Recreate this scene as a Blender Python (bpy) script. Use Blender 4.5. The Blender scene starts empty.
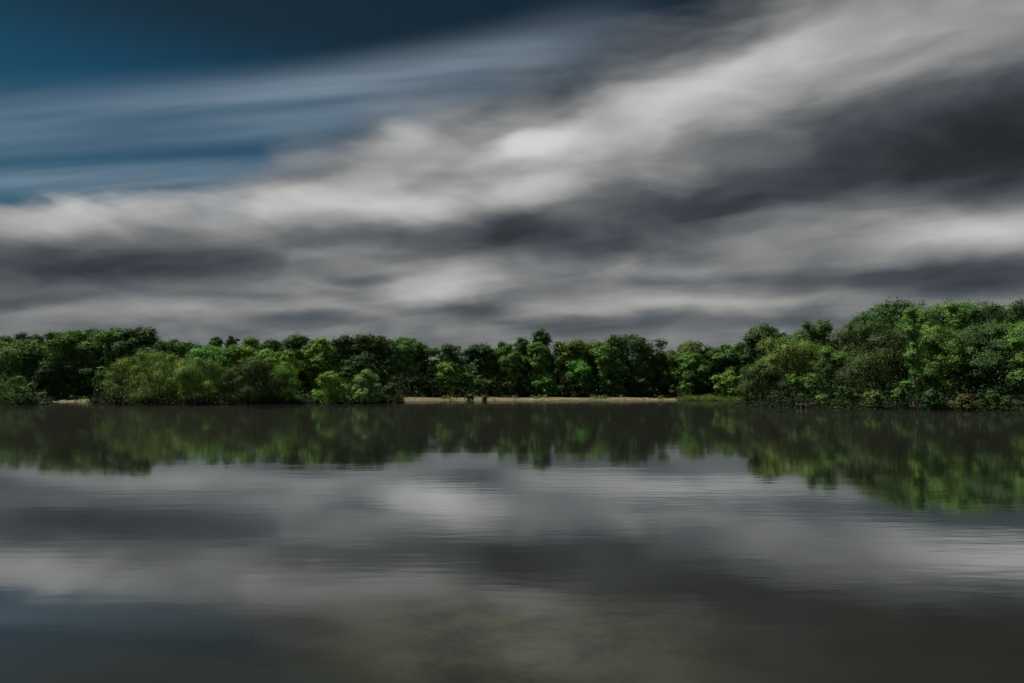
import bpy, math, random
import numpy as np

C = bpy.context.scene
COL = C.collection
R = math.radians

# ------------------------------------------------------------------ camera
F = 683.0                      # focal length in pixels at 1024 wide (24 mm)
CAM_H = 1.7
PITCH = math.atan((393.0 - 341.5) / F)
cd = bpy.data.cameras.new('camera')
cd.sensor_width = 36.0
cd.lens = 36.0 * F / 1024.0
cd.clip_start = 0.1
cd.clip_end = 20000
cam = bpy.data.objects.new('camera', cd)
COL.objects.link(cam)
cam.location = (0, 0, CAM_H)
cam.rotation_euler = (R(90) + PITCH, 0, 0)
C.camera = cam

C.view_settings.view_transform = 'Standard'
C.view_settings.look = 'None'
EXPOSURE = 1.0
C.view_settings.exposure = EXPOSURE
C.view_settings.gamma = 1.0
C.render.engine = 'CYCLES'
C.cycles.max_bounces = 8
C.cycles.transparent_max_bounces = 8
C.cycles.use_denoising = True
C.cycles.caustics_reflective = False
C.cycles.caustics_refractive = False

SUN_EL, SUN_AZ = 57.0, -63.0      # azimuth clockwise from the view direction (+Y)
sl = bpy.data.lights.new('sun', 'SUN')
sl.energy = 5.0
sl.angle = R(0.6)
sl.color = (1.0, 0.93, 0.82)
sun = bpy.data.objects.new('sun', sl)
COL.objects.link(sun)
sun.location = (-60, -20, 80)
sun.rotation_euler = (R(90 - SUN_EL), 0, R(180 - SUN_AZ))


def azel(px, py):
    """direction of a picture point as azimuth / elevation (radians)"""
    x, y = (px - 512.0) / F, (341.5 - py) / F
    cy = math.cos(PITCH) - y * math.sin(PITCH)
    cz = math.sin(PITCH) + y * math.cos(PITCH)
    return math.atan2(x, cy), math.atan2(cz, math.hypot(x, cy))


def lin(c):
    c = c / 255.0
    return c / 12.92 if c <= 0.04045 else ((c + 0.055) / 1.055) ** 2.4


# ------------------------------------------------------------------ node helper
class NG:
    def __init__(self, tree):
        self.t = tree

    def n(self, typ, **kw):
        nd = self.t.nodes.new(typ)
        for k, v in kw.items():
            setattr(nd, k, v)
        return nd

    def put(self, sock, v):
        if isinstance(v, bpy.types.NodeSocket):
            self.t.links.new(v, sock)
        elif v is not None:
            sock.default_value = v

    def m(self, op, a, b=None, c=None, clamp=False):
        nd = self.n('ShaderNodeMath', operation=op, use_clamp=clamp)
        for i, v in enumerate((a, b, c)):
            self.put(nd.inputs[i], v)
        return nd.outputs[0]

    def vm(self, op, a, b=None, out=0):
        nd = self.n('ShaderNodeVectorMath', operation=op)
        self.put(nd.inputs[0], a)
        if b is not None:
            self.put(nd.inputs[1], b)
        return nd.outputs[out]

    def xyz(self, x, y, z=0.0):
        nd = self.n('ShaderNodeCombineXYZ')
        for i, v in enumerate((x, y, z)):
            self.put(nd.inputs[i], v)
        return nd.outputs[0]

    def noise(self, vec, scale, detail=3.0, rough=0.5, dist=0.0, dim='3D'):
        nd = self.n('ShaderNodeTexNoise', noise_dimensions=dim)
        self.put(nd.inputs['Vector'], vec)
        nd.inputs['Scale'].default_value = scale
        nd.inputs['Detail'].default_value = detail
        nd.inputs['Roughness'].default_value = rough
        nd.inputs['Distortion'].default_value = dist
        return nd.outputs[0]

    def rng(self, v, a, b, c, d, mode='SMOOTHSTEP'):
        nd = self.n('ShaderNodeMapRange', interpolation_type=mode)
        self.put(nd.inputs[0], v)
        for i, q in enumerate((a, b, c, d)):
            self.put(nd.inputs[i + 1], q)
        return nd.outputs[0]

    def mixc(self, f, a, b):
        nd = self.n('ShaderNodeMix', data_type='RGBA')
        self.put(nd.inputs[0], f)
        for i, v in ((6, a), (7, b)):
            if isinstance(v, tuple) and len(v) == 3:
                v = (*v, 1.0)
            self.put(nd.inputs[i], v)
        return nd.outputs[2]


# ------------------------------------------------------------------ sky
w = bpy.data.worlds.new('World')
C.world = w
w.use_nodes = True
w.node_tree.nodes.clear()
g = NG(w.node_tree)
tc = g.n('ShaderNodeTexCoord')
dirv = g.vm('NORMALIZE', tc.outputs['Generated'])
sp = g.n('ShaderNodeSeparateXYZ')
g.put(sp.inputs[0], dirv)
dx, dy, dz = sp.outputs
az = g.m('ARCTAN2', dx, dy)
el = g.m('ARCSINE', dz)
# cloud layers seen in perspective: direction projected on a plane overhead
den = g.m('ADD', g.m('MAXIMUM', dz, 0.0), 0.10)
u, v = g.m('DIVIDE', dx, den), g.m('DIVIDE', dy, den)


def streak(vp_az, along, across):
    """plane coordinates stretched along the wind, whose lines converge at azimuth vp_az"""
    s, c = math.sin(R(vp_az)), math.cos(R(vp_az))
    a = g.m('ADD', g.m('MULTIPLY', u, s * along), g.m('MULTIPLY', v, c * along))
    b = g.m('ADD', g.m('MULTIPLY', u, c * across), g.m('MULTIPLY', v, -s * across))
    return g.xyz(a, b, 0.0)


main_c = streak(-66, 0.22, 1.0)
high_c = streak(-84, 0.14, 1.0)
# gentle warp so that cloud edges are irregular
ae = g.xyz(az, el, 0.0)
wn = g.n('ShaderNodeTexNoise')
g.put(wn.inputs['Vector'], g.vm('MULTIPLY', ae, (1.0, 2.6, 1.0)))
wn.inputs['Scale'].default_value = 5.0
wn.inputs['Detail'].default_value = 4.0
wn.inputs['Roughness'].default_value = 0.5
warp = g.vm('MULTIPLY', g.vm('SUBTRACT', wn.outputs['Color'], (0.5, 0.5, 0.5)), (0.13, 0.045, 0.0))
aw = g.vm('ADD', ae, warp)

# clouds: (x, y, half width, half height, rise in degrees, strength)
BLOBS = [
    # dark undersides
    (1010, 136, 330, 78, 5, -82), (730, 197, 190, 34, 4, -40), (590, 238, 190, 36, 3, -34),
    (70, 262, 230, 44, -2, -44), (215, 262, 120, 22, 2, -24), (430, 232, 190, 20, 2, -24),
    (475, 306, 88, 15, 3, -44), (1000, 280, 190, 24, 5, -46), (860, 277, 150, 14, 2, -14),
    (620, 326, 160, 15, 1, -28), (308, 322, 66, 10, 0, -26), (245, 300, 90, 10, 4, -16),
    (735, 45, 130, 16, 24, -20), (380, 278, 60, 8, 2, -22), (140, 335, 150, 12, 0, -16),
    (800, 322, 120, 10, 0, -16), (30, 300, 100, 9, 0, -14),
    # bright tops
    (425, 160, 130, 46, 16, 34), (390, 205, 200, 26, 4, 24), (250, 198, 190, 24, 3, 38), (60, 212, 130, 26, 6, 46),
    (590, 145, 130, 34, 18, 22), (545, 145, 70, 18, 24, 26), (535, 193, 56, 20, 12, 44), (660, 105, 210, 50, 20, 24),
    (760, 60, 190, 40, 24, 20), (440, 288, 72, 20, 3, 52), (975, 240, 170, 28, 5, 56), (880, 215, 220, 20, 3, 14),
    (520, 148, 85, 13, 24, 34), (420, 206, 110, 16, 1, 22), (245, 216, 60, 26, 0, 16), (296, 156, 40, 20, 8, 22),
    (402, 132, 66, 20, 14, 26), (465, 176, 70, 14, 14, -22), (560, 94, 110, 14, 8, -26), (480, 74, 90, 14, 10, 18), (720, 78, 130, 22, 26, 16),
    (890, 45, 240, 60, 18, 26), (640, 170, 90, 30, 4, 14), (130, 195, 150, 10, 4, 22), (20, 240, 90, 20, 0, 10), (120, 225, 60, 14, -20, 14),
    (610, 304, 190, 13, 1, 26), (180, 310, 150, 12, 2, 22), (780, 300, 130, 9, 1, 14),
    (330, 305, 100, 10, 3, 12), (500, 265, 160, 12, 2, 10), (80, 232, 70, 16, -10, 12), (880, 320, 160, 20, 0, -6),
    (650, 270, 160, 10, 2, 14), (330, 252, 80, 8, 3, 14),
]


def blob(vec, px, py, rx, ry, rise, amp):
    a, e = azel(px, py)
    mp = g.n('ShaderNodeMapping', vector_type='TEXTURE')
    g.put(mp.inputs['Vector'], vec)
    c, n_ = math.cos(R(rise)), math.sin(R(rise))
    p, q_ = azel(px + 12 * c, py - 12 * n_), azel(px - 12 * c, py + 12 * n_)
    r_, t_ = azel(px - 12 * n_, py - 12 * c), azel(px + 12 * n_, py + 12 * c)
    mp.inputs['Location'].default_value = (a, e, 0)
    mp.inputs['Rotation'].default_value = (0, 0, math.atan2(p[1] - q_[1], p[0] - q_[0]))
    mp.inputs['Scale'].default_value = (rx * math.dist(p, q_) / 24, ry * math.dist(r_, t_) / 24, 1)
    return g.rng(g.vm('LENGTH', mp.outputs[0], out=1), 0.0, 1.25, amp, 0.0)


lum = None
for bdat in BLOBS:
    o = blob(aw, *bdat)
    lum = o if lum is None else g.m('ADD', lum, o)
n1 = g.noise(main_c, 1.5, 5, 0.5, 0.4)
n2 = g.noise(main_c, 5.5, 3, 0.55, 0.3)
n3 = g.noise(g.vm('MULTIPLY', aw, (1.0, 4.2, 1.0)), 5.5, 2.5, 0.5, 0.6)
lum = g.m('ADD', lum, g.m('MULTIPLY', g.m('SUBTRACT', n1, 0.5), 24.0))
lum = g.m('ADD', lum, g.m('MULTIPLY', g.m('SUBTRACT', n2, 0.5), 14.0))
lum = g.m('ADD', lum, g.m('MULTIPLY', g.m('SUBTRACT', n3, 0.5), 50.0))
n4 = g.noise(g.vm('MULTIPLY', aw, (1.0, 2.2, 1.0)), 10.0, 2, 0.45, 0.4)
lum = g.m('ADD', lum, g.m('MULTIPLY', g.m('SUBTRACT', n4, 0.5), 42.0))
lum = g.m('ADD', lum, 110.0)
# added fill: unseen sky overhead, aside and behind brightened to lift shaded tree fronts
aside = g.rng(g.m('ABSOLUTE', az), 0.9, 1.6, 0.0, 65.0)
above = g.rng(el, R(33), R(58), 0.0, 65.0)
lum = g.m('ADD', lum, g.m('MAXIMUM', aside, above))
# soft floor and ceiling
lum = g.rng(lum, 20.0, 208.0, 46.0, 208.0)
lv = g.m('POWER', g.m('DIVIDE', lum, 255.0), 2.2)
tint = g.rng(lum, 50, 150, 0, 1)
ctint = g.mixc(tint, (0.82, 1.0, 1.17), (1.005, 1.0, 0.98))
cloud = g.vm('MULTIPLY', ctint, g.xyz(lv, lv, lv))

# upper edge of the cloud bank against the clear sky, over azimuth
EDGE = [(-400, 200), (0, 204), (70, 196), (150, 186), (240, 181), (280, 150), (330, 140), (365, 114), (430, 98), (500, 84),
        (570, 66), (650, 38), (720, 10), (780, -24), (860, -200)]
fc = g.n('ShaderNodeFloatCurve')
pts = [((azel(x, y)[0] + 0.9) / 1.8, azel(x, y)[1]) for x, y in EDGE]
cur = fc.mapping.curves[0]
cur.points[0].location = (0.0, pts[0][1])
cur.points[1].location = (1.0, 0.75)
for p in pts[1:]:
    cur.points.new(*p)
fc.mapping.update()
g.put(fc.inputs['Value'], g.m('DIVIDE', g.m('ADD', az, 0.9), 1.8, clamp=True))
sx = g.n('ShaderNodeSeparateXYZ')
g.put(sx.inputs[0], aw)
edge = g.m('SUBTRACT', fc.outputs[0], sx.outputs[1])
edge = g.m('ADD', edge, g.m('MULTIPLY', g.m('SUBTRACT', n1, 0.5), 0.10))
edge = g.m('ADD', edge, g.m('MULTIPLY', g.m('SUBTRACT', n3, 0.5), 0.05))
soft = g.rng(az, azel(60, 100)[0], azel(430, 100)[0], 0.032, 0.10)
cover = g.rng(g.m('DIVIDE', edge, soft), -0.45, 0.8, 0.0, 1.0)
# thin high streaks in the clear part
h1 = g.noise(high_c, 2.4, 4, 0.5, 0.2)
h2 = g.noise(high_c, 7.0, 3, 0.5, 0.2)
hs = g.m('ADD', g.m('MULTIPLY', h1, 0.6), g.m('MULTIPLY', h2, 0.4))
band = blob(ae, 180, 116, 440, 44, 5, 0.72)
band = g.m('ADD', band, blob(ae, 240, 174, 260, 20, 4, 0.7))
band = g.m('ADD', band, blob(ae, 50, 180, 220, 18, 3, 0.6))
band = g.m('ADD', band, blob(ae, 420, 85, 220, 45, 12, 0.6))
band = g.m('ADD', band, blob(ae, 540, 60, 150, 50, 24, 0.20))
cir = g.m('MULTIPLY', band, g.rng(hs, 0.30, 0.68, 0.25, 1.25))
cir = g.m('MINIMUM', g.m('MULTIPLY', cir, 0.62), 0.8)

st = g.n('ShaderNodeTexSky', sky_type='NISHITA')
st.sun_disc = False
st.sun_elevation = R(SUN_EL)
st.sun_rotation = R(SUN_AZ)
st.altitude = 100
st.air_density = 1.0
st.dust_density = 0.4
st.ozone_density = 2.0
SKY_STRENGTH = 0.05
deep = g.rng(el, R(21), R(28.5), 1.0, 0.0)
blue = g.vm('MULTIPLY', st.outputs[0], g.mixc(deep, (0.052, 0.088, 0.086), (0.047, 0.175, 0.200)))
blue = g.vm('MULTIPLY', blue, (1.0, 1.0, 1.0))
cloud = g.vm('DIVIDE', cloud, (SKY_STRENGTH * 2 ** EXPOSURE,) * 3)
thin = g.m('DIVIDE', lin(172), SKY_STRENGTH * 2 ** EXPOSURE)
skyc = g.mixc(cir, blue, g.xyz(g.m('MULTIPLY', thin, 0.80), thin, g.m('MULTIPLY', thin, 1.22)))
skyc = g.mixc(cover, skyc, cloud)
# haze colour towards the horizon and under it
low = g.rng(el, R(-2), R(4.5), 1.0, 0.0)
skyc = g.mixc(g.m('MULTIPLY', low, 0.55), skyc, tuple(x / SKY_STRENGTH / 2 ** EXPOSURE for x in (lin(104), lin(104), lin(110))))
bg = g.n('ShaderNodeBackground')
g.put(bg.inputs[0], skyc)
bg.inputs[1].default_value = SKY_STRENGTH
wo = g.n('ShaderNodeOutputWorld')
g.put(wo.inputs[0], bg.outputs[0])


# ------------------------------------------------------------------ materials
def mat(name):
    m = bpy.data.materials.new(name)
    m.use_nodes = True
    m.node_tree.nodes.clear()
    return m, NG(m.node_tree)


def out(gg, shader):
    o = gg.n('ShaderNodeOutputMaterial')
    gg.put(o.inputs[0], shader)


def leaf_material(name, col, trans=0.32, warm=0.35):
    m, q = mat(name)
    geo = q.n('ShaderNodeNewGeometry')
    oi = q.n('ShaderNodeObjectInfo')
    big = q.noise(geo.outputs['Position'], 0.55, 2)
    fine = q.noise(geo.outputs['Position'], 3.0, 2)
    c = tuple(col)
    yel = (min(c[0] * 1.75, 1), c[1] * 1.25, c[2] * 0.9)
    dk = (c[0] * 0.62, c[1] * 0.70, c[2] * 0.8)
    a = q.mixc(q.rng(big, 0.35, 0.68, 0, 1), dk, c)
    a = q.mixc(q.m('MULTIPLY', q.rng(fine, 0.5, 0.72, 0, 1), warm), a, yel)
    hs = q.n('ShaderNodeHueSaturation')
    q.put(hs.inputs['Hue'], q.rng(oi.outputs['Random'], 0, 1, 0.494, 0.512, 'LINEAR'))
    q.put(hs.inputs['Value'], q.rng(oi.outputs['Random'], 0, 1, 0.85, 1.15, 'LINEAR'))
    q.put(hs.inputs['Color'], a)
    d = q.n('ShaderNodeBsdfPrincipled')
    q.put(d.inputs['Base Color'], hs.outputs[0])
    d.inputs['Roughness'].default_value = 0.75
    d.inputs['Specular IOR Level'].default_value = 0.06
    t = q.n('ShaderNodeBsdfTranslucent')
    q.put(t.inputs[0], q.vm('MULTIPLY', hs.outputs[0], (1.25, 1.35, 0.7)))
    mx = q.n('ShaderNodeMixShader')
    mx.inputs[0].default_value = trans
    q.put(mx.inputs[1], d.outputs[0])
    q.put(mx.inputs[2], t.outputs[0])
    out(q, mx.outputs[0])
    return m


LEAF = {
    'deep': leaf_material('deep_olive_green_leaves', (0.060, 0.092, 0.030), 0.08, 0.4),
    'dark': leaf_material('dark_green_leaves', (0.05, 0.098, 0.03), 0.08, 0.25),
    'mid': leaf_material('mid_green_leaves', (0.088, 0.172, 0.04), 0.1, 0.35),
    'bright': leaf_material('bright_green_leaves', (0.14, 0.24, 0.044), 0.12, 0.3),
    'vivid': leaf_material('vivid_green_leaves', (0.1, 0.22, 0.046), 0.12, 0.25),
    'olive': leaf_material('olive_green_leaves', (0.102, 0.15, 0.04), 0.1, 0.4),
    'willow': leaf_material('pale_yellow_green_leaves', (0.15, 0.225, 0.058), 0.12, 0.45),
    'pale': leaf_material('pale_green_leaves', (0.15, 0.245, 0.075), 0.12, 0.3),
    'reed': leaf_material('reed_blades', (0.12, 0.115, 0.05), 0.3, 0.5),
    'grass': leaf_material('bank_grass', (0.12, 0.19, 0.045), 0.36, 0.3),
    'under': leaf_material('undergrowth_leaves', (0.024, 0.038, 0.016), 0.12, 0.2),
}


def simple_material(name, c1, c2, scale, rough=0.85, stretch=(1, 1, 1), bump=0.3):
    m, q = mat(name)
    tcn = q.n('ShaderNodeTexCoord')
    vec = q.vm('MULTIPLY', tcn.outputs['Object'], stretch)
    n = q.noise(vec, scale, 6, 0.6)
    d = q.n('ShaderNodeBsdfPrincipled')
    q.put(d.inputs['Base Color'], q.mixc(q.rng(n, 0.32, 0.68, 0, 1), c1, c2))
    d.inputs['Roughness'].default_value = rough
    b = q.n('ShaderNodeBump')
    b.inputs['Strength'].default_value = bump
    q.put(b.inputs['Height'], n)
    q.put(d.inputs['Normal'], b.outputs[0])
    out(q, d.outputs[0])
    return m


BARK = simple_material('bark', (0.055, 0.045, 0.035), (0.15, 0.125, 0.10), 4.0, 0.9, (3, 3, 0.5), 0.6)
WOOD = simple_material('weathered_wood', (0.05, 0.046, 0.042), (0.12, 0.11, 0.10), 3.0, 0.8, (1, 8, 8), 0.3)
DRIFT = simple_material('wet_twig_bark', (0.012, 0.010, 0.008), (0.03, 0.026, 0.02), 12.0, 0.95)

# ground: soil and grass, with bare sand where the 'sand' attribute says so
GROUND, q = mat('ground_soil_and_sand')
geo = q.n('ShaderNodeNewGeometry')
at = q.n('ShaderNodeAttribute', attribute_name='sand')
bd = q.n('ShaderNodeAttribute', attribute_name='lakebed')
na = q.noise(geo.outputs['Position'], 0.35, 5, 0.6)
nb = q.noise(geo.outputs['Position'], 1.8, 6, 0.65)
nc = q.noise(q.vm('MULTIPLY', geo.outputs['Position'], (0.25, 0.5, 3.0)), 2.2, 4, 0.6)
soil = q.mixc(q.rng(na, 0.4, 0.65, 0, 1), (0.022, 0.019, 0.013), (0.030, 0.036, 0.016))
sand = q.mixc(q.rng(nb, 0.34, 0.66, 0, 1), (0.045, 0.038, 0.020), (0.150, 0.128, 0.068))
sand = q.mixc(q.rng(nc, 0.46, 0.62, 0, 0.85), sand, (0.055, 0.045, 0.026))
smask = q.m('MULTIPLY', at.outputs['Fac'], q.rng(q.m('ADD', na, q.m('MULTIPLY', nb, 0.4)), 0.52, 0.68, 0.12, 1.0))
cg = q.mixc(smask, soil, sand)
bed = q.mixc(q.rng(q.noise(geo.outputs['Position'], 0.8, 6, 0.62), 0.40, 0.66, 0, 1), (0.026, 0.028, 0.020), (0.042, 0.043, 0.030))
silt = q.n('ShaderNodeVectorMath', operation='DISTANCE')
q.put(silt.inputs[0], q.vm('MULTIPLY', geo.outputs['Position'], (0.8, 0.8, 0.0)))
silt.inputs[1].default_value = (0.0, 6.1, 0.0)
sn = q.noise(geo.outputs['Position'], 1.0, 6, 0.7)
bed = q.mixc(q.m('MULTIPLY', q.rng(silt.outputs[1], 0.3, 2.5, 1.0, 0.0), q.rng(sn, 0.36, 0.62, 0, 1)), bed, (0.150, 0.152, 0.112))
cg = q.mixc(bd.outputs['Fac'], cg, bed)
d = q.n('ShaderNodeBsdfPrincipled')
q.put(d.inputs['Base Color'], cg)
d.inputs['Roughness'].default_value = 0.95
d.inputs['Specular IOR Level'].default_value = 0.15
b = q.n('ShaderNodeBump')
b.inputs['Strength'].default_value = 0.5
q.put(b.inputs['Height'], nb)
q.put(d.inputs['Normal'], b.outputs[0])
out(q, d.outputs[0])

WATER, q = mat('lake_water')
geo = q.n('ShaderNodeNewGeometry')
pos = geo.outputs['Position']
w1 = q.noise(q.vm('MULTIPLY', pos, (0.26, 1.0, 1.0)), 0.8, 3, 0.5)
w2 = q.noise(q.vm('MULTIPLY', pos, (0.30, 1.0, 1.0)), 4.0, 2, 0.5)
w3 = q.noise(q.vm('MULTIPLY', pos, (0.5, 1.0, 1.0)), 0.12, 2, 0.5)
amp = q.rng(w3, 0.38, 0.62, 0.35, 1.3)
hgt = q.m('MULTIPLY', q.m('ADD', q.m('MULTIPLY', w1, 0.75), q.m('MULTIPLY', w2, 0.30)), amp)
bp = q.n('ShaderNodeBump')
bp.inputs['Strength'].default_value = 0.5
bp.inputs['Distance'].default_value = 0.0085
q.put(bp.inputs['Height'], hgt)
fr = q.n('ShaderNodeFresnel')
fr.inputs[0].default_value = 1.333
gl = q.n('ShaderNodeBsdfGlossy')
gl.inputs['Roughness'].default_value = 0.045
gl.inputs['Color'].default_value = (0.90, 0.935, 0.94, 1)
q.put(gl.inputs['Normal'], bp.outputs[0])
body = q.n('ShaderNodeBsdfDiffuse')
body.inputs[0].default_value = (0.0095, 0.0106, 0.0115, 1)
tr = q.n('ShaderNodeBsdfTransparent')
tr.inputs[0].default_value = (0.62, 0.63, 0.51, 1)
inn = q.n('ShaderNodeMixShader')
inn.inputs[0].default_value = 0.52
q.put(inn.inputs[1], body.outputs[0])
q.put(inn.inputs[2], tr.outputs[0])
mx = q.n('ShaderNodeMixShader')
q.put(mx.inputs[0], q.m('MULTIPLY', q.rng(fr.outputs[0], 0.10, 0.42, 0.06, 0.80), q.rng(fr.outputs[0], 0.50, 0.72, 1.0, 0.66)))
q.put(mx.inputs[1], inn.outputs[0])
q.put(mx.inputs[2], gl.outputs[0])
out(q, mx.outputs[0])


# ------------------------------------------------------------------ mesh helpers
def mesh_obj(name, verts, faces, material, parent=None, smooth=False):
    """verts Nx3 array, faces MxK array (all faces of one size) -> linked object"""
    me = bpy.data.meshes.new(name)
    verts = np.asarray(verts, dtype=np.float32)
    faces = np.asarray(faces, dtype=np.int32)
    k = faces.shape[1]
    me.vertices.add(len(verts))
    me.vertices.foreach_set('co', verts.ravel())
    me.loops.add(faces.size)
    me.loops.foreach_set('vertex_index', faces.ravel())
    me.polygons.add(len(faces))
    me.polygons.foreach_set('loop_start', np.arange(0, faces.size, k, dtype=np.int32))
    if smooth:
        me.polygons.foreach_set('use_smooth', np.ones(len(faces), dtype=bool))
    me.update(calc_edges=True)
    me.materials.append(material)
    o = bpy.data.objects.new(name, me)
    COL.objects.link(o)
    if parent:
        o.parent = parent
    return o


def tag(o, label=None, cat=None, group=None, kind=None):
    if label:
        o['label'] = label
    if cat:
        o['category'] = cat
    if group:
        o['group'] = group
    if kind:
        o['kind'] = kind
    return o


def empty(name, loc):
    o = bpy.data.objects.new(name, None)
    o.empty_display_size = 0.5
    COL.objects.link(o)
    o.location = loc
    return o


def tube(path, radii, n=7):
    """swept tube along path points"""
    path = np.asarray(path, float)
    V, Q = [], []
    for i, p in enumerate(path):
        t = path[min(i + 1, len(path) - 1)] - path[max(i - 1, 0)]
        t = t / (np.linalg.norm(t) + 1e-9)
        a = np.cross(t, (0.13, 0.99, 0.07))
        a /= np.linalg.norm(a) + 1e-9
        bb = np.cross(t, a)
        for j in range(n):
            th = 2 * math.pi * j / n
            V.append(p + radii[i] * (math.cos(th) * a + math.sin(th) * bb))
    for i in range(len(path) - 1):
        for j in range(n):
            Q.append((i * n + j, i * n + (j + 1) % n, (i + 1) * n + (j + 1) % n, (i + 1) * n + j))
    return np.array(V), np.array(Q)


def merge(parts):
    V, Q, k = [], [], 0
    for v_, f_ in parts:
        V.append(v_)
        Q.append(f_ + k)
        k += len(v_)
    return np.concatenate(V), np.concatenate(Q)


def box(x0, x1, y0, y1, z0, z1):
    V = np.array([(x, y, z) for x in (x0, x1) for y in (y0, y1) for z in (z0, z1)], float)
    Q = np.array([(0, 1, 3, 2), (4, 6, 7, 5), (0, 4, 5, 1), (2, 3, 7, 6), (0, 2, 6, 4), (1, 5, 7, 3)])
    return V, Q


def leaf_quads(rng, P, Nrm, size):
    n = len(P)
    Nrm = Nrm / (np.linalg.norm(Nrm, axis=1, keepdims=True) + 1e-9)
    rv = rng.normal(size=(n, 3))
    T = np.cross(Nrm, rv)
    T /= np.linalg.norm(T, axis=1, keepdims=True) + 1e-9
    B = np.cross(Nrm, T)
    s = size[:, None]
    bend = Nrm * s * rng.uniform(-0.12, 0.12, (n, 1))
    V = np.stack([P - T * s * 0.55, P - B * s * 0.36 + bend, P + T * s * 0.55, P + B * s * 0.36 - bend], axis=1).reshape(-1, 3)
    Q = np.arange(4 * n).reshape(n, 4)
    return V, Q


# ------------------------------------------------------------------ lake outline
def W(px, Y):
    return ((px - 512.0) / F * Y, Y)


SHORE = [(-40, -3), (-20, -2.0), (0, -1.6), (20, -2.2), (42, -4), (66, 4), (74, 30), (70, 52), (60, 61),
         W(1024, 66), W(960, 68.5), W(905, 71), W(860, 74), W(822, 77), W(800, 79.5), W(765, 83), W(750, 86),
         (31.5, 91), (37, 102), (45, 124), (50, 142), W(736, 152), W(700, 157), W(680, 160), W(640, 160), W(600, 158.5),
         W(560, 157.5), W(520, 157), W(480, 155), W(440, 153), W(420, 150), W(404, 140), W(396, 118), W(384, 112),
         W(352, 111), W(330, 111), W(316, 112), W(311, 126), W(304, 126), W(300, 110), W(285, 108), W(260, 106),
         W(232, 103), W(220, 99), W(190, 97), W(150, 99), W(118, 102), W(103, 108), W(99, 128), W(70, 130), W(47, 129),
         W(40, 108), W(30, 100), W(0, 100), W(-60, 102), (-100, 90), (-112, 60), (-100, 20), (-70, 0)]
SH = np.array(SHORE, float)


def shore_dist(X, Y):
    """signed distance to the lake outline, positive on land"""
    a = SH
    bb = np.roll(SH, -1, axis=0)
    dmin = np.full(X.shape, 1e9)
    inside = np.zeros(X.shape, bool)
    for (ax, ay), (bx, by) in zip(a, bb):
        ex, ey = bx - ax, by - ay
        t = np.clip(((X - ax) * ex + (Y - ay) * ey) / (ex * ex + ey * ey), 0, 1)
        dmin = np.minimum(dmin, np.hypot(X - ax - t * ex, Y - ay - t * ey))
        c = ((ay > Y) != (by > Y)) & (X < (bx - ax) * (Y - ay) / (by - ay + 1e-12) + ax)
        inside ^= c
    return np.where(inside, -dmin, dmin)


def wob(X, Y):
    return (np.sin(X * 0.9 + 1.3 * np.sin(Y * 0.31)) * np.sin(Y * 0.7 + 0.8) * 0.5 + np.sin(X * 2.3 + Y * 1.1) * 0.25
            + np.sin(X * 0.21 + Y * 0.17) * 0.8)


def sandy(X, Y):
    """1 where the bank is bare sand"""
    px = 512 + F * X / np.maximum(Y, 1)
    far = (Y > 120)
    return (far & (((px > 400) & (px < 676)) | ((px > 43) & (px < 101)) | ((px > 301) & (px < 313)))).astype(float)


def ss(a, b_, x):
    t = np.clip((x - a) / (b_ - a), 0, 1)
    return t * t * (3 - 2 * t)


def ground_z(X, Y):
    d_ = shore_dist(X, Y) + wob(X, Y) * 0.45
    s_ = sandy(X, Y)
    up = (0.16 + 0.38 * s_) * ss(0, 1.2 + 2.2 * s_, d_) + 0.02 * np.clip(d_, 0, 80) + 0.08 * wob(X * 1.7, Y * 1.3) * ss(0.5, 3, d_)
    dn = -0.16 * np.clip(-d_, 0, 3) - 0.07 * np.clip(-d_ - 3, 0, 30)
    return np.where(d_ > 0, up, dn), d_


def gz(x, y):
    return float(ground_z(np.array([float(x)]), np.array([float(y)]))[0][0])


def axis(lo, hi, fine_lo, fine_hi, step):
    core = np.arange(fine_lo, fine_hi + step, step)
    a = fine_lo - np.geomspace(step * 3, fine_lo - lo, 18)[::-1]
    c = core[-1] + np.geomspace(step * 3, hi - core[-1], 18)
    return np.concatenate([a, core, c])


gx, gy = axis(-4000, 4000, -100, 78, 0.8), axis(-4000, 5000, -6, 176, 0.8)
GX, GY = np.meshgrid(gx, gy)
GZ, GD = ground_z(GX, GY)
nx, ny = len(gx), len(gy)
idx = np.arange(nx * ny).reshape(ny, nx)
quads = np.stack([idx[:-1, :-1], idx[:-1, 1:], idx[1:, 1:], idx[1:, :-1]], -1).reshape(-1, 4)
ground = mesh_obj('ground', np.stack([GX, GY, GZ], -1).reshape(-1, 3), quads, GROUND, smooth=True)
tag(ground, kind='structure')
sa = (sandy(GX, GY) * (1 - ss(3.4, 5.0, GD + 0.6 * wob(GX * 2, GY)))).ravel().astype(np.float32)
att = ground.data.attributes.new('sand', 'FLOAT', 'POINT')
att.data.foreach_set('value', sa)
lb = ss(0.0, 0.6, -GD).ravel().astype(np.float32)
att = ground.data.attributes.new('lakebed', 'FLOAT', 'POINT')
att.data.foreach_set('value', lb)

wv = np.array([(-130, -20, 0), (95, -20, 0), (95, 172, 0), (-130, 172, 0)], float)
water = mesh_obj('lake_water', wv, [(0, 1, 2, 3)], WATER)
tag(water, kind='structure')


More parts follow.
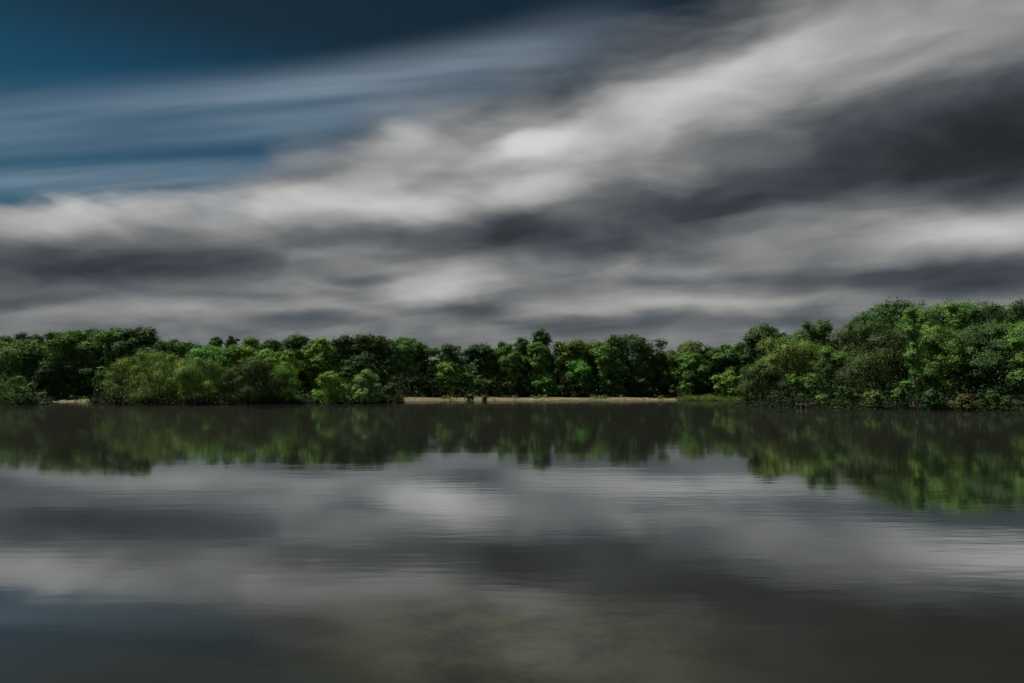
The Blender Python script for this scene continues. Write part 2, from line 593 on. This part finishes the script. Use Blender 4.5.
# ------------------------------------------------------------------ trees
def profile(kind, t):
    """crown half width over its height (0 bottom, 1 top)"""
    if kind == 'dome':                       # widest above the middle
        return np.clip(1 - np.abs((t - 0.55) / 0.56) ** 2.6, 0, 1) ** 0.5
    if kind == 'pointed':
        return np.clip(1.08 - 0.86 * t, 0, 1) ** 0.75 * np.clip(t * 5 + 0.35, 0, 1)
    if kind == 'mound':                      # bush sitting on the ground
        return np.sqrt(np.clip(1 - t ** 2.2, 0, 1)) * np.clip(0.86 + t * 0.8, 0, 1)
    if kind == 'column':
        return np.clip(0.72 + 0.28 * np.sin(t * 9.0), 0, 1) * np.clip((1.03 - t) * 5, 0, 1) ** 0.5
    return np.clip(1 - np.abs((t - 0.47) / 0.56) ** 2.3, 0, 1) ** 0.5      # round


def crown(rng, kind, Rw, z0, z1, leaf, dens=1.0, depth=None, drape=0.0, open_=0.0):
    H = z1 - z0
    Rd = depth or Rw
    nl = int(max(12, min(40, 10 + H * Rw * 0.26)))
    lr = 0.42 * min(Rw, H * 0.42) if kind != 'column' else 0.62 * Rw
    tt = np.clip((np.arange(nl) + rng.uniform(0.1, 0.9, nl)) / nl, 0.02, 0.99) ** 0.85
    ang = (np.arange(nl) * 2.399 + rng.uniform(-0.5, 0.5, nl))
    lrs = lr * rng.choice([0.6, 0.8, 1.0, 1.25], nl) * rng.uniform(0.88, 1.12, nl)
    if kind == 'pointed':
        lrs = lrs * np.clip(1.2 - 0.7 * tt, 0.45, 1)
    cz = z0 + tt * H
    cz = np.clip(cz, z0 + lrs * (0.25 if kind == 'mound' else 0.6), z1 - lrs * rng.uniform(0.78, 1.9, nl))
    prof = profile(kind, np.clip((cz + lrs * 0.45 - z0) / H, 0.02, 0.98))
    rad = np.clip(prof * Rw - lrs * 0.62, 0, None) * rng.choice([1.06, 1.0, 0.92, 0.7] if kind == 'mound' else [1.2, 1.02, 0.84, 0.6], nl) * rng.uniform(0.88, 1.08, nl)
    cx, cy = np.cos(ang) * rad, np.sin(ang) * rad * Rd / Rw
    ti = int(np.argmax(tt))                   # a leader that reaches the top
    cx[ti] *= 0.3
    cy[ti] *= 0.3
    cz[ti] = z1 - lrs[ti] * 0.9
    lobes = np.stack([cx, cy, cz], 1)
    # clumps on each lobe
    area = np.sum(lrs ** 2) * 4 * math.pi
    ncl = int(np.clip(area * 0.6 * dens / max(leaf, 0.14), 120, 1500))
    pick = rng.choice(nl, ncl, p=lrs ** 2 / np.sum(lrs ** 2))
    dv = rng.normal(size=(ncl, 3))
    dv[:, 2] = np.where(rng.uniform(size=ncl) < 0.7, np.abs(dv[:, 2]), dv[:, 2]) + 0.18
    dv /= np.linalg.norm(dv, axis=1, keepdims=True)
    cc = lobes[pick] + dv * (lrs[pick] * rng.uniform(0.58, 1.14, ncl) ** 0.8)[:, None] * np.array([1, 1, 0.86])
    if open_ > 0:
        keep = rng.uniform(size=ncl) > open_
        cc, dv, pick = cc[keep], dv[keep], pick[keep]
        ncl = len(cc)
    per = 20
    sig = rng.uniform(0.10, 0.24, ncl) * np.clip(lr * 0.8, 0.45, 1.3)
    rep = np.repeat(np.arange(ncl), per)
    off = rng.normal(size=(ncl * per, 3))
    off[:, 2] *= 0.62
    P = cc[rep] + off * sig[rep][:, None]
    Nn = dv[rep] * 1.2 + rng.normal(size=(len(rep), 3)) * 0.3 + np.array([0, 0, 0.12])
    if drape > 0:                            # hanging sprays
        P[:, 2] -= np.abs(rng.normal(size=len(rep))) * drape
        Nn[:, 2] *= 0.5
    # stray twigs that break the outline
    ns = int(ncl * 2.6)
    pk = rng.integers(0, ncl, ns)
    Ps = cc[pk] + dv[pk] * (rng.uniform(0.1, 1.0, ns) ** 2.0 * np.clip(lr * 0.6, 0.4, 0.95))[:, None] + rng.normal(size=(ns, 3)) * 0.14
    # inner fill so that the heart of the crown is closed and shaded
    nf = int(ncl * 4.5 * (1 - open_))
    pf = rng.integers(0, nl, nf)
    df = rng.normal(size=(nf, 3))
    df /= np.linalg.norm(df, axis=1, keepdims=True)
    Pf = lobes[pf] + df * (lrs[pf] * rng.uniform(0.1, 0.62, nf))[:, None]
    na_ = int(ncl * 4 * (1 - open_ * 1.6))
    ta = rng.uniform(0.04, 0.93, na_)
    aa, ra = rng.uniform(0, 2 * math.pi, na_), np.sqrt(rng.uniform(0, 1, na_)) * profile(kind, ta) * Rw * 0.52
    Pa = np.stack([np.cos(aa) * ra, np.sin(aa) * ra * Rd / Rw, z0 + ta * H], 1)
    P = np.concatenate([P, Ps, Pf, Pa])
    Nn = np.concatenate([Nn, rng.normal(size=(ns, 3)) + dv[pk], rng.normal(size=(nf, 3)), rng.normal(size=(na_, 3))])
    P[:, 2] = np.clip(P[:, 2], z0 * 0.4 - 0.1, z1 + 0.35)
    size = np.concatenate([rng.uniform(0.6, 1.25, len(rep)), rng.uniform(0.5, 1.0, ns), rng.uniform(0.9, 1.7, nf), rng.uniform(0.9, 1.6, na_)]) * leaf
    V, Q = leaf_quads(rng, P, Nn, size)
    return V, Q, lobes, lrs


def trunk_mesh(rng, H, r, zc, lobes, nlimb=7):
    lean = rng.normal(size=2) * 0.02 * H
    top = H * 0.84
    hs_ = np.linspace(-0.4, top, 8)
    path = [(lean[0] * (h / H) ** 1.5 if h > 0 else 0, lean[1] * (h / H) ** 1.5 if h > 0 else 0, h) for h in hs_]
    rad = [r * (1.35 if h < 0.2 else 1.0) * (1 - 0.86 * max(h, 0) / top) for h in hs_]
    parts = [tube(path, rad, 8)]
    order = rng.permutation(len(lobes))[:nlimb]
    for i in order:
        e = lobes[i]
        hb = min(max(e[2] * 0.62, zc * 0.75), top * 0.92)
        k = (hb / H) ** 1.5
        s = np.array([lean[0] * k, lean[1] * k, hb])
        mid = s * 0.45 + e * 0.55 + np.array([0, 0, -0.12 * np.linalg.norm(e - s)])
        rr = r * (1 - 0.8 * hb / top) * 0.6 + 0.02
        parts.append(tube([s, mid, e], [rr, rr * 0.62, rr * 0.22], 6))
    return merge(parts)


def z_at(px, py, Y):
    a, e = azel(px, py)
    return CAM_H + math.tan(e) * math.hypot((px - 512) / F * Y, Y)


SEED = [11]


def plant(name, kind, px, top, hw, Y, tone, label, cat='tree', group=None, base=None, leaf=None, dens=1.0, drape=0.0, open_=0.0, depth=None):
    SEED[0] += 7
    rng = np.random.default_rng(SEED[0])
    x, y = W(px, Y)
    z = max(gz(x, y), -0.6)
    H = z_at(px, top, Y) - z
    Rw = hw * (1.28 if cat == 'tree' and kind in ('dome', 'round') else 1.05) / F * Y
    root = empty(name, (x, y, z))
    tag(root, label, cat, group)
    if leaf is None:
        leaf = 0.27 if Y > 120 else (0.20 if Y > 95 else 0.15)
    z0 = H * (0.16 if base is None else base)
    V, Q, lobes, lrs = crown(rng, kind, Rw, z0, H, leaf, dens, depth and depth / F * Y, drape, open_)
    mesh_obj('crown' if cat == 'tree' else 'foliage', V, Q, LEAF[tone], root)
    tv, tq = trunk_mesh(rng, H, 0.022 * H + 0.03 if cat == 'tree' else 0.03 * H, z0, lobes, 9 if cat == 'tree' else 6)
    mesh_obj('trunk' if cat == 'tree' else 'stem', tv, tq, BARK, root, smooth=True)
    return root


GF = 'trees along the far shore'
GR = 'trees on the right-hand shore'
BT = 'broadleaf_tree'
TREES = [
    # name, profile, px, top, half width, distance, tone, label, options
    (BT, 'dome', -30, 338, 26, 150, 'mid', 'green tree cut by the left edge behind the low dark bush', dict(group=GF)),
    (BT, 'dome', 0, 336, 20, 156, 'dark', 'dark tree at the left edge, its crown half outside the picture', dict(group=GF)),
    (BT, 'dome', 25, 333, 16, 164, 'dark', 'dark flat-topped crown standing behind the lit tree at the far left', dict(group=GF)),
    (BT, 'round', 20, 341, 26, 138, 'mid', 'lit green tree right behind the low dark bush at the far left', dict(group=GF, base=0.05)),
    (BT, 'round', 41, 345, 13, 142, 'mid', 'narrow tree left of the sky gap beside the tall dome at far left', dict(group=GF)),
    (BT, 'dome', 68, 329, 19, 141, 'mid', 'tall domed tree above the left patch of sand, sky gap on each side', dict(group=GF)),
    (BT, 'dome', 93, 329, 13, 148, 'dark', 'narrow dark crown between the tall dome and the twin-peaked pair', dict(group=GF, open_=0.1)),
    (BT, 'round', 115, 327, 15, 143, 'mid', 'left one of the twin tall crowns above the big pale spreading bush', dict(group=GF)),
    (BT, 'round', 139, 327, 16, 140, 'dark', 'right one of the twin tall crowns above the big pale spreading bush', dict(group=GF)),
    (BT, 'round', 103, 366, 8, 132, 'mid', 'young lit tree beside the left flank of the big pale spreading bush', dict(base=0.02)),
    (BT, 'round', 55, 362, 16, 136, 'dark', 'low shaded tree on the bank behind the left patch of sand', dict(base=0.02)),
    (BT, 'round', 84, 366, 14, 138, 'dark', 'low dark tree behind the dark stems on the left patch of sand', dict(base=0.02)),
    (BT, 'dome', 178, 339, 24, 138, 'dark', 'broad dark dome showing just over the top of the big pale bush', dict(group=GF)),
    (BT, 'round', 215, 337, 9, 160, 'dark', 'small dark crown behind, left of the purplish dark crown', dict(group=GF)),
    (BT, 'round', 231, 336, 9, 160, 'dark', 'small purplish dark crown rising behind the bright green trees', dict(group=GF)),
    (BT, 'round', 211, 345, 15, 132, 'vivid', 'bright green tree just right of the big pale spreading bush', dict(group=GF)),
    (BT, 'round', 240, 346, 15, 134, 'bright', 'yellow-green lit crown directly under the purplish dark crown', dict(group=GF)),
    (BT, 'dome', 250, 338, 10, 152, 'mid', 'small rounded crown behind, right of the purplish dark crown', dict(group=GF)),
    (BT, 'dome', 270, 340, 13, 150, 'dark', 'dark low crown left of the tall lace-edged dark tree', dict(group=GF)),
    (BT, 'round', 268, 350, 14, 128, 'bright', 'lit green crown above the dark overhanging shore bushes', dict(group=GF)),
    (BT, 'round', 286, 350, 11, 128, 'bright', 'bright tree leaning against the left side of the lace-edged dark tree', dict(group=GF)),
    (BT, 'dome', 297, 335, 14, 136, 'dark', 'tall lace-edged dark tree with sky showing through its crown', dict(group=GF, open_=0.25)),
    (BT, 'round', 320, 338, 14, 134, 'bright', 'bright lit tree standing tall behind the round vivid green bush', dict(group=GF, base=0.05)),
    (BT, 'dome', 345, 336, 15, 137, 'dark', 'dark leafy tree between the bright lit tree and the wide dark crown', dict(group=GF, open_=0.15)),
    (BT, 'dome', 371, 334, 18, 139, 'dark', 'wide dark crown with sky specks, behind the pale-fronted round bush', dict(group=GF, open_=0.22)),
    (BT, 'round', 358, 356, 12, 128, 'dark', 'low dark tree showing between the two round shore bushes', dict(base=0.05)),
    (BT, 'dome', 403, 337, 14, 141, 'mid', 'tree with a lit front at the left end of the long sand bank', dict(group=GF)),
    (BT, 'round', 413, 339, 11, 146, 'dark', 'slim dark crown right behind the tree at the sand bank end', dict(group=GF)),
    (BT, 'round', 425, 346, 7, 150, 'dark', 'slender dark tree with the sky notch on its right side', dict(group=GF, open_=0.15)),
    (BT, 'round', 404, 365, 13, 146, 'mid', 'low tree under the left end of the long sand bank trees', dict(base=0.02)),
    (BT, 'dome', 451, 344, 18, 168, 'dark', 'umbrella-shaped dark tree standing clear between two sky notches', dict(group=GF, base=0.42, open_=0.12)),
    (BT, 'round', 448, 363, 10, 163, 'bright', 'yellow-green young tree under the umbrella-shaped dark tree', dict(base=0.03)),
    (BT, 'round', 436, 360, 8, 165, 'vivid', 'blue-green young tree left of the yellow-green young tree', dict(base=0.03)),
    (BT, 'round', 464, 372, 10, 164, 'olive', 'low olive tree at the right foot of the umbrella-shaped tree', dict(base=0.03)),
    (BT, 'dome', 484, 344, 11, 166, 'dark', 'dark tree just right of the right-hand sky notch', dict(group=GF, open_=0.12)),
    (BT, 'round', 503, 342, 12, 168, 'mid', 'second tree to the left of the pointed tall tree', dict(group=GF)),
    (BT, 'round', 522, 338, 11, 170, 'dark', 'dark shoulder tree touching the left side of the pointed tall tree', dict(group=GF)),
    (BT, 'pointed', 541, 329, 19, 171, 'dark', 'pointed dark tree, the tallest peak in the middle of the far shore', dict(group=GF, base=0.1)),
    (BT, 'round', 537, 342, 10, 166, 'vivid', 'lit green tree in front of the pointed tall tree', dict(group=GF)),
    (BT, 'round', 512, 352, 12, 165, 'mid', 'lit mid-height tree two crowns left of the pointed tall tree', dict()),
    (BT, 'round', 500, 372, 13, 163, 'olive', 'low dull green tree on the sand bank left of the pointed tree', dict(base=0.03)),
    (BT, 'round', 480, 376, 8, 162, 'mid', 'small pale green tree beside the dark shrub on the sand bank', dict(base=0.03)),
    (BT, 'round', 546, 374, 17, 164, 'vivid', 'low bright green tree at the foot of the pointed tall tree', dict(base=0.02)),
    (BT, 'round', 524, 378, 11, 165, 'dark', 'low dark tree left of the bright one under the pointed tree', dict(base=0.02)),
    (BT, 'dome', 574, 341, 17, 170, 'olive', 'left half of the wide fuzzy flat-topped crowns, olive green', dict(group=GF)),
    (BT, 'dome', 598, 340, 16, 171, 'olive', 'right half of the wide fuzzy flat-topped crowns, touching the big dark tree', dict(group=GF)),
    (BT, 'round', 580, 358, 11, 165, 'vivid', 'lit green tree below the wide fuzzy flat-topped crowns', dict(base=0.1)),
    (BT, 'column', 604, 346, 8, 164, 'vivid', 'narrow lit column of green at the left flank of the big dark tree', dict(base=0.05)),
    (BT, 'round', 584, 380, 14, 165, 'dark', 'low shaded tree behind the middle of the long sand bank', dict(base=0.02)),
    (BT, 'dome', 632, 334, 24, 169, 'dark', 'big dark broad-crowned tree left of the long gap in the skyline', dict(group=GF)),
    (BT, 'round', 617, 361, 10, 165, 'mid', 'lit small tree in front of the big dark broad-crowned tree', dict(base=0.05)),
    (BT, 'round', 640, 376, 18, 166, 'dark', 'low dark tree under the right side of the big broad-crowned tree', dict(base=0.02)),
    (BT, 'round', 661, 352, 10, 168, 'mid', 'lower green tree in the skyline dip after the big dark tree', dict(group=GF)),
    (BT, 'round', 672, 360, 10, 167, 'mid', 'small dim green tree between the skyline dip and the round dome', dict(base=0.05)),
    (BT, 'dome', 688, 341, 15, 172, 'olive', 'smooth round dome crown standing above the bright grass strip', dict(group=GF)),
    (BT, 'round', 691, 353, 13, 167, 'mid', 'lit green tree in front of the smooth round dome crown', dict(base=0.05)),
    (BT, 'dome', 708, 347, 11, 170, 'dark', 'dark crown directly right of the smooth round dome', dict(group=GF)),
    (BT, 'round', 684, 382, 12, 165, 'mid', 'low pale green tree right behind the bright grass strip', dict(base=0.02)),
    (BT, 'round', 706, 380, 12, 166, 'dark', 'low dark tree behind the right end of the grass strip', dict(base=0.02)),
    (BT, 'dome', 726, 344, 12, 168, 'mid', 'tree with lit upper leaves left of the pale leaning shore tree', dict(group=GF)),
    (BT, 'dome', 743, 343, 13, 166, 'dark', 'dark crown half hidden by the pale leaning shore tree', dict(group=GF)),
    (BT, 'round', 729, 371, 14, 158, 'bright', 'bright yellow-green low tree at the back of the cove', dict(base=0.02)),
    # right-hand shore
    (BT, 'dome', 768, 325, 18, 128, 'dark', 'dark flat crown against the sky behind the pale leaning shore tree', dict(group=GR)),
    (BT, 'round', 799, 333, 22, 118, 'dark', 'dark tree behind the pale leaning tree, left of the domed peak', dict(group=GR)),
    (BT, 'round', 786, 336, 27, 94, 'willow', 'pale leaning shore tree with sunlit yellow-green upper left side', dict(group=GR, base=0.04, drape=0.3)),
    ('spreading_bush', 'mound', 762, 362, 26, 88, 'deep', 'olive bush sloping down to the water at the tip of the right shore', dict(cat='bush', base=0.0, drape=0.3)),
    ('spreading_bush', 'mound', 792, 374, 20, 87, 'mid', 'dark green bush between the sloping olive bush and the small jetty', dict(cat='bush', base=0.0)),
    (BT, 'dome', 822, 321, 17, 106, 'dark', 'domed dark peak in the skyline above the small wooden jetty', dict(group=GR)),
    (BT, 'round', 830, 346, 17, 89, 'mid', 'lit green tree standing behind the small wooden jetty', dict(group=GR, base=0.04)),
    (BT, 'dome', 868, 313, 22, 108, 'dark', 'dark lower shoulder of the high crowns behind the round brownish tree', dict(group=GR)),
    (BT, 'dome', 897, 299, 28, 108, 'dark', 'high dark spreading crown behind the round brownish olive tree', dict(group=GR)),
    (BT, 'round', 874, 322, 36, 84, 'deep', 'large round brownish olive tree left of the ivy-clad trunk', dict(group=GR, base=0.03, drape=0.25)),
    ('ivy_clad_tree', 'column', 914, 308, 10, 76, 'vivid', 'tall narrow trunk wrapped top to foot in bright green ivy', dict(base=0.04, dens=1.5)),
    (BT, 'dome', 952, 299, 27, 96, 'mid', 'tall green crown just right of the ivy-clad trunk, top of the skyline', dict(group=GR)),
    (BT, 'dome', 992, 301, 25, 95, 'dark', 'dark rounded crown second to the right of the ivy-clad trunk', dict(group=GR)),
    (BT, 'dome', 1034, 298, 26, 93, 'dark', 'tall tree at the right edge, partly outside the picture', dict(group=GR)),
    (BT, 'round', 943, 326, 25, 79, 'mid', 'front tree with yellow-green tips just right of the ivy-clad trunk', dict(group=GR, base=0.03)),
    (BT, 'round', 987, 322, 27, 77, 'dark', 'front shaded tree over the reeds, second from the right edge', dict(group=GR, base=0.03)),
    (BT, 'round', 1030, 322, 26, 74, 'mid', 'front tree with yellowish leaf tips at the right edge', dict(group=GR, base=0.03)),
    (BT, 'round', 1090, 300, 40, 78, 'mid', 'green tree just outside the right edge of the picture', dict(group=GR, base=0.05)),
    (BT, 'dome', -75, 338, 28, 145, 'dark', 'dark tree just outside the left edge of the picture', dict(group=GF)),
]
for nm, kind, px, top, hw, Y, tone, label, kw in TREES:
    if 396 < px < 432:
        Y += 27                               # behind the corner of the sand bank
    elif 398 < px < 680 and Y > 155:
        Y += 4.5                              # clear of the sand bank
    plant(nm, kind, px, top, hw, Y, tone, label, **kw)

BUSHES = [
    ('mound', 17, 376, 26, 103, 'mid', 'low dark bush with a lit crest at the left edge of the lake', {}),
    ('mound', -35, 372, 28, 104, 'mid', 'bush half outside the left edge beside the low dark bush', {}),
    ('mound', 155, 350, 54, 108, 'willow', 'big pale spreading bush overhanging the water, left and largest dome', dict(drape=0.35)),
    ('mound', 197, 357, 33, 106, 'willow', 'right dome of the big pale spreading bush, nearest the water', dict(drape=0.35)),
    ('mound', 252, 357, 32, 111, 'deep', 'dark-fronted overhanging bush right of the big pale spreading bush', dict(drape=0.3)),
    ('mound', 285, 361, 17, 113, 'bright', 'shore bush with a bright flat top left of the small sand spot', dict(drape=0.2)),
    ('mound', 330, 371, 20, 114, 'bright', 'round vivid green bush standing alone at the water right of the sand spot', {}),
    ('mound', 368, 370, 15, 115, 'pale', 'round bush with a pale lit left front, right of the vivid green bush', {}),
    ('mound', 391, 382, 8, 118, 'dark', 'small dim bush leaning on the right of the pale-fronted round bush', {}),
    ('mound', 469.5, 394, 6, 152.5, 'dark', 'small dark shrub at the water on the long sand bank', {}),
    ('mound', 485, 395.5, 3.2, 153.5, 'dark', 'tiny dark shrub just right of the small dark shrub on the sand', {}),
    ('mound', 820, 395, 7, 78.5, 'mid', 'small green bush at the right end of the wooden jetty', {}),
    ('mound', 872, 391, 12, 75.5, 'olive', 'low yellowish bush under the large round brownish tree', {}),
    ('mound', 899, 388, 10, 74, 'dark', 'dark low bush at the foot of the ivy-clad trunk', {}),
    ('mound', 962, 395, 9, 69.6, 'reed', 'straw-coloured low bush among the reeds on the right shore', {}),
    ('mound', 990, 390, 14, 70, 'dark', 'dark low bush right of the straw-coloured one', {}),
    ('mound', 930, 390, 12, 71.5, 'dark', 'dark low bush between the ivy-clad trunk and the straw-coloured bush', {}),
    ('mound', 846, 386, 14, 78, 'dark', 'dark low bush behind the pale plank right of the jetty', {}),
]
for kind, px, top, hw, Y, tone, label, kw in BUSHES:
    plant('bush', kind, px, top, hw, Y - 4.0 * (hw > 9 and Y > 100) - 2.0 * (hw > 7 and Y < 80), tone, label, cat='bush', base=0.0,
          leaf=0.16, group='bushes along the lake shore', **kw)

# ------------------------------------------------------------------ undergrowth, far wood, grass, reeds (masses nobody could count)
rng = np.random.default_rng(5)


def scatter_leaves(name, P, leaf, tone, label, spread=(0.6, 0.6, 0.5), per=14):
    n = len(P)
    rep = np.repeat(np.arange(n), per)
    Q_ = P[rep] + rng.normal(size=(n * per, 3)) * np.array(spread)
    zz, _ = ground_z(Q_[:, 0], Q_[:, 1])
    Q_[:, 2] = np.maximum(Q_[:, 2], np.maximum(zz, 0) + 0.05)
    Nn = rng.normal(size=(n * per, 3)) + np.array([0, -0.2, 0.6])
    V, Qd = leaf_quads(rng, Q_, Nn, rng.uniform(0.6, 1.3, n * per) * leaf * np.clip(np.hypot(Q_[:, 0], Q_[:, 1]) / 150, 0.4, 1.3))
    o = mesh_obj(name, V, Qd, LEAF[tone])
    tag(o, label, kind='stuff')
    return o


# dense shaded undergrowth under the trees, all along the shore
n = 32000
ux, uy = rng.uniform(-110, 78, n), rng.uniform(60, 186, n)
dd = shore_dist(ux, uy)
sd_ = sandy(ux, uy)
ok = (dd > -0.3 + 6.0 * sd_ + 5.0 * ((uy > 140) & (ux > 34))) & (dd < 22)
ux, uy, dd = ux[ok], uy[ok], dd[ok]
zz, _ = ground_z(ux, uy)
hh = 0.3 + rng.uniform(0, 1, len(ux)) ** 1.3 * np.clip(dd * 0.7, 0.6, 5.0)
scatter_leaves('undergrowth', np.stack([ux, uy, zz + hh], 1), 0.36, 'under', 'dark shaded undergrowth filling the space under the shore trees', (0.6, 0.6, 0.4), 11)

# fringe hanging over the water's edge, and weeds at the back of the sand
seg = np.roll(SH, -1, axis=0) - SH
cum = np.cumsum(np.hypot(seg[:, 0], seg[:, 1]))
pk_ = np.searchsorted(cum, rng.uniform(0, cum[-1], 26000))
tt_ = rng.uniform(0, 1, len(pk_))[:, None]
fp = SH[pk_] + seg[pk_] * tt_ + rng.normal(size=(len(pk_), 2)) * 0.45
fpx = 512 + F * fp[:, 0] / fp[:, 1]
ok = (fp[:, 1] > 56) & (sandy(fp[:, 0], fp[:, 1]) < 0.5) & ~((fp[:, 1] > 140) & (fpx > 660))
fp = fp[ok]
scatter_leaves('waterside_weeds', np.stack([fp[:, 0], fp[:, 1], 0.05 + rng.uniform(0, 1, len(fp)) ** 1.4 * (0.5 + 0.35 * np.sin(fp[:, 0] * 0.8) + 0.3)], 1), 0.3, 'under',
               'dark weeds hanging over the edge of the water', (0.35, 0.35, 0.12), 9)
n = 9000
wx, wy = rng.uniform(-100, 45, n), rng.uniform(126, 168, n)
dd = shore_dist(wx, wy)
ok = (sandy(wx, wy) > 0.5) & (dd > 0.2) & (dd < 5.5) & (np.sin(wx * 0.9 + 2) + np.sin(wx * 0.37) + 0.8 * np.sin(wx * 2.7) + dd * 0.30 > 1.95)
wx, wy = wx[ok], wy[ok]
zz, _ = ground_z(wx, wy)
scatter_leaves('sand_weeds', np.stack([wx, wy, zz + rng.uniform(0.05, 0.5, len(wx))], 1), 0.3, 'olive', 'low weeds growing on the back of the sand bank', (0.3, 0.3, 0.14), 8)

# wood behind the first rows
n = 9000
fa = rng.uniform(-0.95, 0.95, n)
fy = rng.uniform(178, 200, n)
fx = np.tan(fa) * fy
fh = rng.uniform(0.0, 1.0, n) ** 0.8 * (9.5 + 2.0 * np.sin(fx * 0.11) + 1.2 * np.sin(fx * 0.37))
scatter_leaves('woods', np.stack([fx, fy, 1.5 + fh], 1), 0.7, 'dark', 'dark woodland mass behind the first trees of the far shore', (0.9, 0.9, 0.7), 12)


def blades(name, X, Y, Zb, Hh, wd, tone, label, lean=0.25):
    n_ = len(X)
    th = rng.uniform(0, 2 * math.pi, n_)
    la = rng.normal(size=(n_, 2)) * lean
    base = np.stack([X, Y, Zb], 1)
    s = np.stack([np.cos(th), np.sin(th), np.zeros(n_)], 1) * (wd * rng.uniform(0.6, 1.3, n_))[:, None]
    mid = base + np.stack([la[:, 0] * Hh * 0.3, la[:, 1] * Hh * 0.3, Hh * 0.6], 1)
    tip = base + np.stack([la[:, 0] * Hh, la[:, 1] * Hh, Hh], 1)
    V = np.stack([base - s, base + s, mid + s * 0.8, mid - s * 0.8, tip + s * 0.1, tip - s * 0.1], 1).reshape(-1, 3)
    k = np.arange(n_)[:, None] * 6
    Qd = np.concatenate([k + np.array([[0, 1, 2, 3]]), k + np.array([[3, 2, 4, 5]])])
    o = mesh_obj(name, V, Qd, LEAF[tone])
    tag(o, label, kind='stuff')
    return o


# bright grass on the bank at the back of the cove
n = 26000
bx, by = rng.uniform(36, 52, n), rng.uniform(149, 166, n)
dd = shore_dist(bx, by)
ppx = 512 + F * bx / by
ok = (dd > -0.9) & (dd < 5) & (ppx > 677) & (ppx < 742)
bx, by, dd = bx[ok], by[ok], dd[ok]
zz, _ = ground_z(bx, by)
blades('grass', bx, by, np.maximum(zz, -0.3), (0.25 + rng.uniform(0.1, 0.6, len(bx))) * (1 + 0.4 * np.sin(bx * 1.7) + 0.25 * np.sin(bx * 4.3)), 0.05, 'grass', 'bright green bank grass at the back of the cove')

pk_ = rng.choice(len(bx), 1500, replace=False)
blades('dry_grass', bx[pk_], by[pk_], np.maximum(zz[pk_], -0.3), rng.uniform(0.6, 1.35, 1500), 0.022, 'reed', 'dry straw-coloured stems standing up out of the green bank grass', 0.3)

# straw-coloured reeds along the right shore and the left sand patch
n = 60000
bx, by = rng.uniform(-100, 75, n), rng.uniform(55, 135, n)
dd = shore_dist(bx, by)
ppx = 512 + F * bx / by
clump = np.sin(bx * 1.1) * np.sin(bx * 0.43 + 1) + 0.3 * np.sin(bx * 4.1)
ok = (np.abs(dd - 0.2) < 0.8) & (((ppx > 885) & (by < 80) & (clump > -0.25)) | ((ppx > 66) & (ppx < 96) & (by > 120) & (np.sin(bx * 3.3) > -0.1)))
bx, by = bx[ok], by[ok]
zz, _ = ground_z(bx, by)
blades('reeds', bx, by, np.maximum(zz, -0.3), rng.uniform(0.35, 1.15, len(bx)), 0.02, 'reed', 'straw-coloured reeds standing at the edge of the water', 0.3)

# ------------------------------------------------------------------ jetty, plank, twigs
jx, jy = W(805, 79.0)
j = empty('jetty', (jx, jy, 0))
tag(j, 'small weathered wooden jetty on posts between the two low waterside bushes', 'jetty')
L = 13 / F * 79
parts = [box(-L / 2 + i * 0.24, -L / 2 + i * 0.24 + 0.215, -0.75, 0.75, 0.36 + 0.004 * (i % 3), 0.41 + 0.004 * (i % 3)) for i in range(int(L / 0.24) + 1)]
v_, f_ = merge(parts)
mesh_obj('deck', v_, f_, WOOD, j)
for yb in (-0.62, 0.52):
    v_, f_ = box(-L / 2, L / 2, yb, yb + 0.1, 0.2, 0.357)
    mesh_obj('beam', v_, f_, WOOD, j)
for px_, py_, hh in ((-L / 2 - 0.09, -0.6, 0.5), (-L / 2 + 0.38, -0.84, 0.52), (L / 2 + 0.06, -0.6, 0.45), (-L / 2 - 0.09, 0.6, 0.6)):
    v_, f_ = tube([(px_, py_, -1.4), (px_ + 0.01, py_, 0.2), (px_, py_ + 0.01, hh), (px_, py_, hh + 0.012)], [0.075, 0.07, 0.065, 0.004], 8)
    mesh_obj('post', v_, f_, WOOD, j, smooth=True)

lx, ly = W(837, 75.0)
v_, f_ = tube([(-0.62, 0, 0.10), (-0.2, 0.03, 0.13), (0.25, -0.02, 0.12), (0.6, 0.02, 0.09)], [0.06, 0.075, 0.07, 0.05], 8)
o = mesh_obj('driftwood', v_, f_, WOOD, smooth=True)
o.location = (lx, ly, 0)
tag(o, 'pale driftwood lying at the waterline right of the jetty', 'driftwood')


def on_water(px, py):
    a, e = azel(px, py)
    dist = CAM_H / math.tan(-e)
    return math.sin(a) * dist, math.cos(a) * dist


for (px_, py_), lab, sc in (((252, 635), 'dark twig tip poking out of the near water, left of centre', 0.38),):
    x_, y_ = on_water(px_, py_)
    v_, f_ = tube(np.array([(-0.03, 0, -0.14), (0, 0.0, 0.0), (0.012, 0.01, 0.012), (0.032, 0.01, 0.016)]) * sc, np.array([0.010, 0.009, 0.007, 0.003]) * sc, 6)
    o = mesh_obj('twig', v_, f_, DRIFT, smooth=True)
    o.location = (x_, y_, 0)
    tag(o, lab, 'twig')
